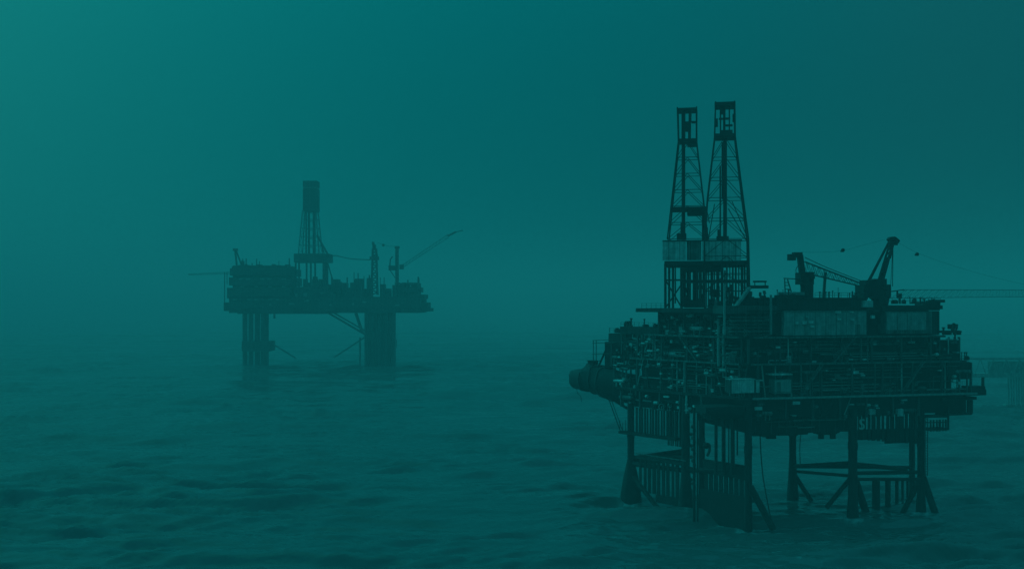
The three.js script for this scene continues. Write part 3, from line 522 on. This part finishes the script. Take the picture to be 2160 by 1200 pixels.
{
  const v = 6, P = (x, y, w = v) => R.pix(x, y, w), foot = P(1703, 632);
  const c = thing('pedestal_crane', 'left crane on the near platform, stubby mast with a drooping lattice boom', 'crane', foot, 'cranes on the near platform');
  part(c, 'pedestal', [bar(P(1703, 632), P(1703, 577), 1.4, 18), bar(P(1703, 577), P(1703, 574), 1.65, 18)], M.black);
  part(c, 'slewing_house', [R.pb(1690, 1718, 575, 600, v - 1.2, 2.4), R.pb(1710, 1720, 578, 588, v - 1.6, 1)], M.black);
  part(c, 'mast', [beam(P(1696, 602), P(1688, 538), 1.2, 1.1), beam(P(1698, 580), P(1691, 540), 0.6, 0.6)], M.black);
  part(c, 'mast_head', [R.pb(1678, 1694, 532, 543, v - 0.7, 1.4), R.pb(1667, 1680, 536, 549, v - 0.6, 1.2)], M.black);
  part(c, 'hose_loop', rope([P(1686, 558), P(1680, 568), P(1681, 576), P(1688, 582)], 0.08), M.black);
  lattice(c, 'boom', P(1700, 576), P(1826, 606, v + 8), P(1698, 552), P(1826, 601, v + 8), 11, 0.095, M.steel, 0.6);
  part(c, 'pendant_line', rope([P(1699, 543), P(1740, 562, v + 2), P(1790, 582, v + 5), P(1822, 594, v + 8)], 0.09), M.steel);
  part(c, 'hoist_rope', rope([P(1692, 532), P(1735, 532, v), P(1779, 528, v), P(1815, 519, v), P(1868, 505, v)], 0.02), M.steel);
  part(c, 'hook_ball', [ball(P(1779, 527.5), 0.42), R.pb(1777, 1781, 528, 531.5, v - 0.3, 0.6)], M.black);
  part(c, 'boom_rest', [beam(P(1742, 574, v + 3), P(1738, 630, v + 3), 0.5, 0.7)], M.steel);
  part(rig, 'service_frame', [beam(P(1656, 587), P(1657, 616), 0.2), beam(P(1662, 589), P(1670, 616), 0.2), beam(P(1654, 587), P(1691, 589), 0.2), beam(P(1656, 602), P(1666, 602), 0.16), beam(P(1656, 610), P(1668, 610), 0.16), beam(P(1656, 596), P(1664, 596), 0.16)], M.dark);
  part(rig, 'service_deck', [R.pb(1652, 1698, 616, 622, v - 1, 2)], M.grey); part(rig, 'service_base', R.pb(1648, 1700, 622.2, 633, v - 0.6, 3), M.dark);
}
{
  const v = 4, P = (x, y, w = v) => R.pix(x, y, w), foot = P(1858, 655);
  const c = thing('pedestal_crane', 'right crane on the near platform, tall raking mast and long level lattice boom', 'crane', foot, 'cranes on the near platform');
  part(c, 'pedestal', [bar(P(1858, 655), P(1858, 628), 1.5, 18, 2.0), bar(P(1858, 628), P(1856, 610), 2.3, 18)], M.black);
  part(c, 'slewing_house', [R.pb(1823, 1880, 602, 628, v - 1.6, 3.4), R.pb(1828, 1850, 591, 602, v - 1.4, 2.6), R.pb(1850, 1872, 588, 602, v - 1.2, 2.4)], M.black);
  part(c, 'cab', R.pb(1872, 1881, 600, 624, v - 2.6, 1.6), M.dark);
  part(c, 'mast', [beam(P(1852, 598, v - 0.8), P(1880, 508, v - 0.4), 0.34), beam(P(1862, 598, v - 0.8), P(1886, 510, v - 0.4), 0.36), beam(P(1852, 598, v + 0.8), P(1880, 508, v + 0.4), 0.34), beam(P(1862, 598, v + 0.8), P(1886, 510, v + 0.4), 0.36)], M.black);
  part(c, 'mast_plate', [beam(P(1857, 592), P(1872, 545), 0.7, 0.6), beam(P(1877, 545), P(1884, 515), 0.6, 0.5)], M.black);
  part(c, 'mast_lacing', Array.from({ length: 9 }, (_, i) => { const t = i / 9, t2 = (i + 1) / 9; return bar(P(1852 + 28 * t, 598 - 90 * t, v - 0.8), P(1862 + 24 * t2, 598 - 88 * t2, v - 0.8), 0.14, 5); }), M.black);
  part(c, 'mast_head', [beam(P(1876, 508), P(1880, 503), 1.0, 0.9), beam(P(1879, 504), P(1888, 503), 0.6, 0.9), beam(P(1887, 503), P(1896, 511), 0.7, 0.9), beam(P(1880, 512), P(1894, 513), 0.5, 0.9)], M.black);
  part(c, 'back_stay', [bar(P(1833, 592), P(1876, 511), 0.24, 7), bar(P(1836, 592, v + 1.4), P(1877, 511, v + 0.6), 0.18, 7)], M.black);
  part(c, 'fall_rope', [bar(P(1885, 513), P(1884, 604), 0.09, 5), bar(P(1884, 530), P(1880, 604, v + 0.5), 0.06, 5)], M.dark);
  lattice(c, 'boom', P(1880, 629), P(2230, 625, v + 8), P(1906, 611), P(2230, 612, v + 8), 24, 0.06, M.grey, 0.7);
  part(c, 'boom_heel', [bar(P(1880, 615, v), P(1908, 611, v), 0.12, 6), bar(P(1894, 628, v), P(1894, 613, v), 0.2, 6), R.pb(1899, 1904, 619, 629, v - 0.4, 0.6)], M.black);
  part(c, 'pendant_line', rope([P(1894, 511), P(1936, 533, v), P(2030, 566, v + 3), P(2110, 588, v + 5), P(2220, 611, v + 8)], 0.02), M.steel);
  part(c, 'hook_ball', [ball(P(1936, 536), 0.4), R.pb(1934, 1939, 536, 539.5, v - 0.3, 0.6)], M.black);
  part(rig, 'boom_cradle', [R.pb(1962, 1970, 634, 648, v - 0.5, 1.4), R.pb(1968, 1995, 632, 638, v - 0.5, 1.6)], M.dark);
}

// ------------------------------------------------------------------ footbridge behind, at the right edge
{
  const D = 480, P = (x, y, d = 0) => at(x, y, D + d), b = thing('footbridge', 'pale truss footbridge fading into the mist at the right edge, behind the near platform', 'footbridge', P(1946, 906));
  const F = plane(at(1946, 0, D).x, D, 1, 0), n = 14;
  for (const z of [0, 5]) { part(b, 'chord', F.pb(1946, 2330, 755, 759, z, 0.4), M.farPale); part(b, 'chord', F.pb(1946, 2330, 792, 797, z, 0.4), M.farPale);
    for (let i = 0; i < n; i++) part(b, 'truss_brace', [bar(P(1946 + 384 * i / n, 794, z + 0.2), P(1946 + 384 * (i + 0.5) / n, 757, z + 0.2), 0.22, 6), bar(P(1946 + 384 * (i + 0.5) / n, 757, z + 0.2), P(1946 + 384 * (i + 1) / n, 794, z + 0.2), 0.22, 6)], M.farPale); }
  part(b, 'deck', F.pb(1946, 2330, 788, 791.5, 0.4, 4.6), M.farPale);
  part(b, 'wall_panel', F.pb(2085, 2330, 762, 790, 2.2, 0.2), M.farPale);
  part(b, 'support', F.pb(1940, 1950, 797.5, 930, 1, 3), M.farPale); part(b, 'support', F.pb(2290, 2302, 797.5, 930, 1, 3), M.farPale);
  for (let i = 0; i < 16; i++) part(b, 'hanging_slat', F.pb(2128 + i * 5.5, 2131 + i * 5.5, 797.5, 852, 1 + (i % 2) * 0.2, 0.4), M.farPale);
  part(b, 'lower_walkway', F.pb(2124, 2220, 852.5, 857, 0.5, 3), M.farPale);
}

// ================================================================== the far platform
{
  const D = 780, P = (x, y, d = 0) => at(x, y, D + d), F = plane(at(650, 0, D).x, D, 1, 0);
  const B = (a, b, c, d, v, t) => F.pb(a, b, c, d, v, t);
  const far = thing('oil_platform', 'far oil platform half lost in mist, standing on two thick leg groups', 'oil platform', P(670, 775));
  const S = (name, g, m = M.farDark, label) => part(far, name, g, m, label);
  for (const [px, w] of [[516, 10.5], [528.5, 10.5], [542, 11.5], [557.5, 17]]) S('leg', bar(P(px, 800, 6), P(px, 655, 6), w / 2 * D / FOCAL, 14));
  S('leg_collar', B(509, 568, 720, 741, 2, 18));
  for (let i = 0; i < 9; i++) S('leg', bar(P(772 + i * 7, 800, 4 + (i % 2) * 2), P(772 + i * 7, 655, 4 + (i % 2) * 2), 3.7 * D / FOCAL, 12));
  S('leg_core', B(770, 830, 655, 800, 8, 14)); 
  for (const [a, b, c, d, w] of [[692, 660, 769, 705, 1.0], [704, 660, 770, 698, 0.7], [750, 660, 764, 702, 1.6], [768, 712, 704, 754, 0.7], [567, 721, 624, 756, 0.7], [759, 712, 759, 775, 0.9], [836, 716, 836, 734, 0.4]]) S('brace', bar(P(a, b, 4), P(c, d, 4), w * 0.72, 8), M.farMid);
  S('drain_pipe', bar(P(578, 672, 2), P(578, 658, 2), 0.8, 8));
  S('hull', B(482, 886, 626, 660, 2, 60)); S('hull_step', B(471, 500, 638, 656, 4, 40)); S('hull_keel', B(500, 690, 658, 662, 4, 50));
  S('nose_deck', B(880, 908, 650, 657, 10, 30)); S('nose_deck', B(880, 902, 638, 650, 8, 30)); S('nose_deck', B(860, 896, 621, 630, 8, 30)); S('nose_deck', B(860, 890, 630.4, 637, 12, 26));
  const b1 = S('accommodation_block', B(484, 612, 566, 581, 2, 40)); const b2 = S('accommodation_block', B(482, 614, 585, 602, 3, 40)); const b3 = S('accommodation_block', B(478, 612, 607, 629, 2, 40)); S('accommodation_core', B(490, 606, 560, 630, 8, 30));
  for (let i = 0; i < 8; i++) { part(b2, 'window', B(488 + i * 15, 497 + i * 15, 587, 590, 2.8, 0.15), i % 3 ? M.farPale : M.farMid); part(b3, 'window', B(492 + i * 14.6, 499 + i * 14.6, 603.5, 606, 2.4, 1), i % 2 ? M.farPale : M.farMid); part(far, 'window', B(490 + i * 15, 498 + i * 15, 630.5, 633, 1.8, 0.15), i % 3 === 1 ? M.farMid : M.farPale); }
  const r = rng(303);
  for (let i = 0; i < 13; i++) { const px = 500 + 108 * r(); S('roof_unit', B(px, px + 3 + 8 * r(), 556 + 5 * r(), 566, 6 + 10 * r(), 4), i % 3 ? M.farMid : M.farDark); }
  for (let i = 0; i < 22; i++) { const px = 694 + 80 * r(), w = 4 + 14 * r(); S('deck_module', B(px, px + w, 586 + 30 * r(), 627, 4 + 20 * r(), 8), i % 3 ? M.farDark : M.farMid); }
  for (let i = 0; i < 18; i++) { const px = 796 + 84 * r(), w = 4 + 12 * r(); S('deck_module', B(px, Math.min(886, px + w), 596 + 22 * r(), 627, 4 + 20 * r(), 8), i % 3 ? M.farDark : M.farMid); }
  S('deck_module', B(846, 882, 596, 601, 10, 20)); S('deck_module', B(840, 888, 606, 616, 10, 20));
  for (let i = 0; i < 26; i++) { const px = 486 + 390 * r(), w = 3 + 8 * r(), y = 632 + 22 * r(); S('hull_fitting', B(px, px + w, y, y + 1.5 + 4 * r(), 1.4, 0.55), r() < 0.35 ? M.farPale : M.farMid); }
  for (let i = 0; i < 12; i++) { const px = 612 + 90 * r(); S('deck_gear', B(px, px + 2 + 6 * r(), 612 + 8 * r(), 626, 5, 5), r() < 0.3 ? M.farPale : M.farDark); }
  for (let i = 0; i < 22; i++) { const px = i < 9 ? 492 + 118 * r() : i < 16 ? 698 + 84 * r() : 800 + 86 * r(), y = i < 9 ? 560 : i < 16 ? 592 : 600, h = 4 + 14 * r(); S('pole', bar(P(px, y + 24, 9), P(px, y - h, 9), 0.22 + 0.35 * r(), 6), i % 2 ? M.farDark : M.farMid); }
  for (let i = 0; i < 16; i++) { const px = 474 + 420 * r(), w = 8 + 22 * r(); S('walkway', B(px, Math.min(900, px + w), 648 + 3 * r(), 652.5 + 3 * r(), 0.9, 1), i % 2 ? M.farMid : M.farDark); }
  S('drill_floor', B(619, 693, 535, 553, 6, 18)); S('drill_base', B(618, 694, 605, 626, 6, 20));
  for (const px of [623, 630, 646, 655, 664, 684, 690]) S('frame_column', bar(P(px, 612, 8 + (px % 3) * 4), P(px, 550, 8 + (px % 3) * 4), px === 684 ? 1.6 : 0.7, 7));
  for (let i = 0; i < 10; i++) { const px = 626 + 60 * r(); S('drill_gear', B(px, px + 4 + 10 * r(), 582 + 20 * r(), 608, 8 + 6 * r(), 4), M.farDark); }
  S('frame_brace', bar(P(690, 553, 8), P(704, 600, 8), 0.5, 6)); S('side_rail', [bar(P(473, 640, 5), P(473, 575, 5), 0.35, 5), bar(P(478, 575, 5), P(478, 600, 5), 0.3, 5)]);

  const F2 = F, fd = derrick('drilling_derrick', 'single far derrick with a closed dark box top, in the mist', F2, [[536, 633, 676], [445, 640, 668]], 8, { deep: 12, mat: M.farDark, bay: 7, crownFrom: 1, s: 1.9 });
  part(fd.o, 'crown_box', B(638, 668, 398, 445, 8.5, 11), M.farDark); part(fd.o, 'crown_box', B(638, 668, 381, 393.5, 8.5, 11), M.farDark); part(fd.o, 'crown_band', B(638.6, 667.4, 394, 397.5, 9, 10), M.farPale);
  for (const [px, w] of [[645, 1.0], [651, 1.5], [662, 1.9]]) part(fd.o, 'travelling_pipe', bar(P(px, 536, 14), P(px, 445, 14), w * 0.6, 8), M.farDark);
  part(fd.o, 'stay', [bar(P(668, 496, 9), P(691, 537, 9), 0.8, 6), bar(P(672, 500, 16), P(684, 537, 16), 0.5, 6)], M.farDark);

  const g = 'cranes on the far platform';
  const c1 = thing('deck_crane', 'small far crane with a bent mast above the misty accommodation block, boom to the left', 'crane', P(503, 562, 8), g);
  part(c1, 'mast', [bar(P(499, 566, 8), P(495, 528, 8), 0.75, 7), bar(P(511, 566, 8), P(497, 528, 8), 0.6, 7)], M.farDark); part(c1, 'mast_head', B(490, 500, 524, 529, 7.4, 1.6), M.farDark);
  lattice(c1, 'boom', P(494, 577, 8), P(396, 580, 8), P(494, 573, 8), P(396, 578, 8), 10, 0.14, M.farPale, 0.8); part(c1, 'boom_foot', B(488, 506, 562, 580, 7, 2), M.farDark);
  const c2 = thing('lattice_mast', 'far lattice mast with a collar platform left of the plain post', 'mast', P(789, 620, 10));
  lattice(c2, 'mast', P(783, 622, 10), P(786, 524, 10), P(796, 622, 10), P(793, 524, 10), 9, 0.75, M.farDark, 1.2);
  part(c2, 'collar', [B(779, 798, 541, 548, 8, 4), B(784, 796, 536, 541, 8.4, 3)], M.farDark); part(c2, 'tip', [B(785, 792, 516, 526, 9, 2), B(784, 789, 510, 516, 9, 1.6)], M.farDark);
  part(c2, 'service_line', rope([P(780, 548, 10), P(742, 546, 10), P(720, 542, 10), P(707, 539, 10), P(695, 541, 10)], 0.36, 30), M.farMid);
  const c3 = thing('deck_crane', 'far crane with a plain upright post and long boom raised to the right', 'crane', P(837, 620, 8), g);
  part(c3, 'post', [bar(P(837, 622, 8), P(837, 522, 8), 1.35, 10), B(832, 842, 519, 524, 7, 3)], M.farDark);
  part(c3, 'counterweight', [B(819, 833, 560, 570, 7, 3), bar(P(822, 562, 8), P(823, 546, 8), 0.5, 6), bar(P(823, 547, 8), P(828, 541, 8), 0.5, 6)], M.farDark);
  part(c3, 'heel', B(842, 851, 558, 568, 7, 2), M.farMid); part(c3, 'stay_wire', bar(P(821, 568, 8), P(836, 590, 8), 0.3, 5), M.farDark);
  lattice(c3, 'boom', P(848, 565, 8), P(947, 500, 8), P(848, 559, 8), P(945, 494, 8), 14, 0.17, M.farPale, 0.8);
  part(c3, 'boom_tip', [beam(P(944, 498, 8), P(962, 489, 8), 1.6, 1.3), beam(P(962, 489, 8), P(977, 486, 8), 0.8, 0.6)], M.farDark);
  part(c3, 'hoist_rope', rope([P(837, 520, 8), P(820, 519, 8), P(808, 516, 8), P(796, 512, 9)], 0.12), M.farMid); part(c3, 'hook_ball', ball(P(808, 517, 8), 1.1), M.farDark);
}

scene.traverse((o) => { if (o.isMesh) { o.castShadow = true; o.receiveShadow = true; } });
renderer.render(scene, camera);
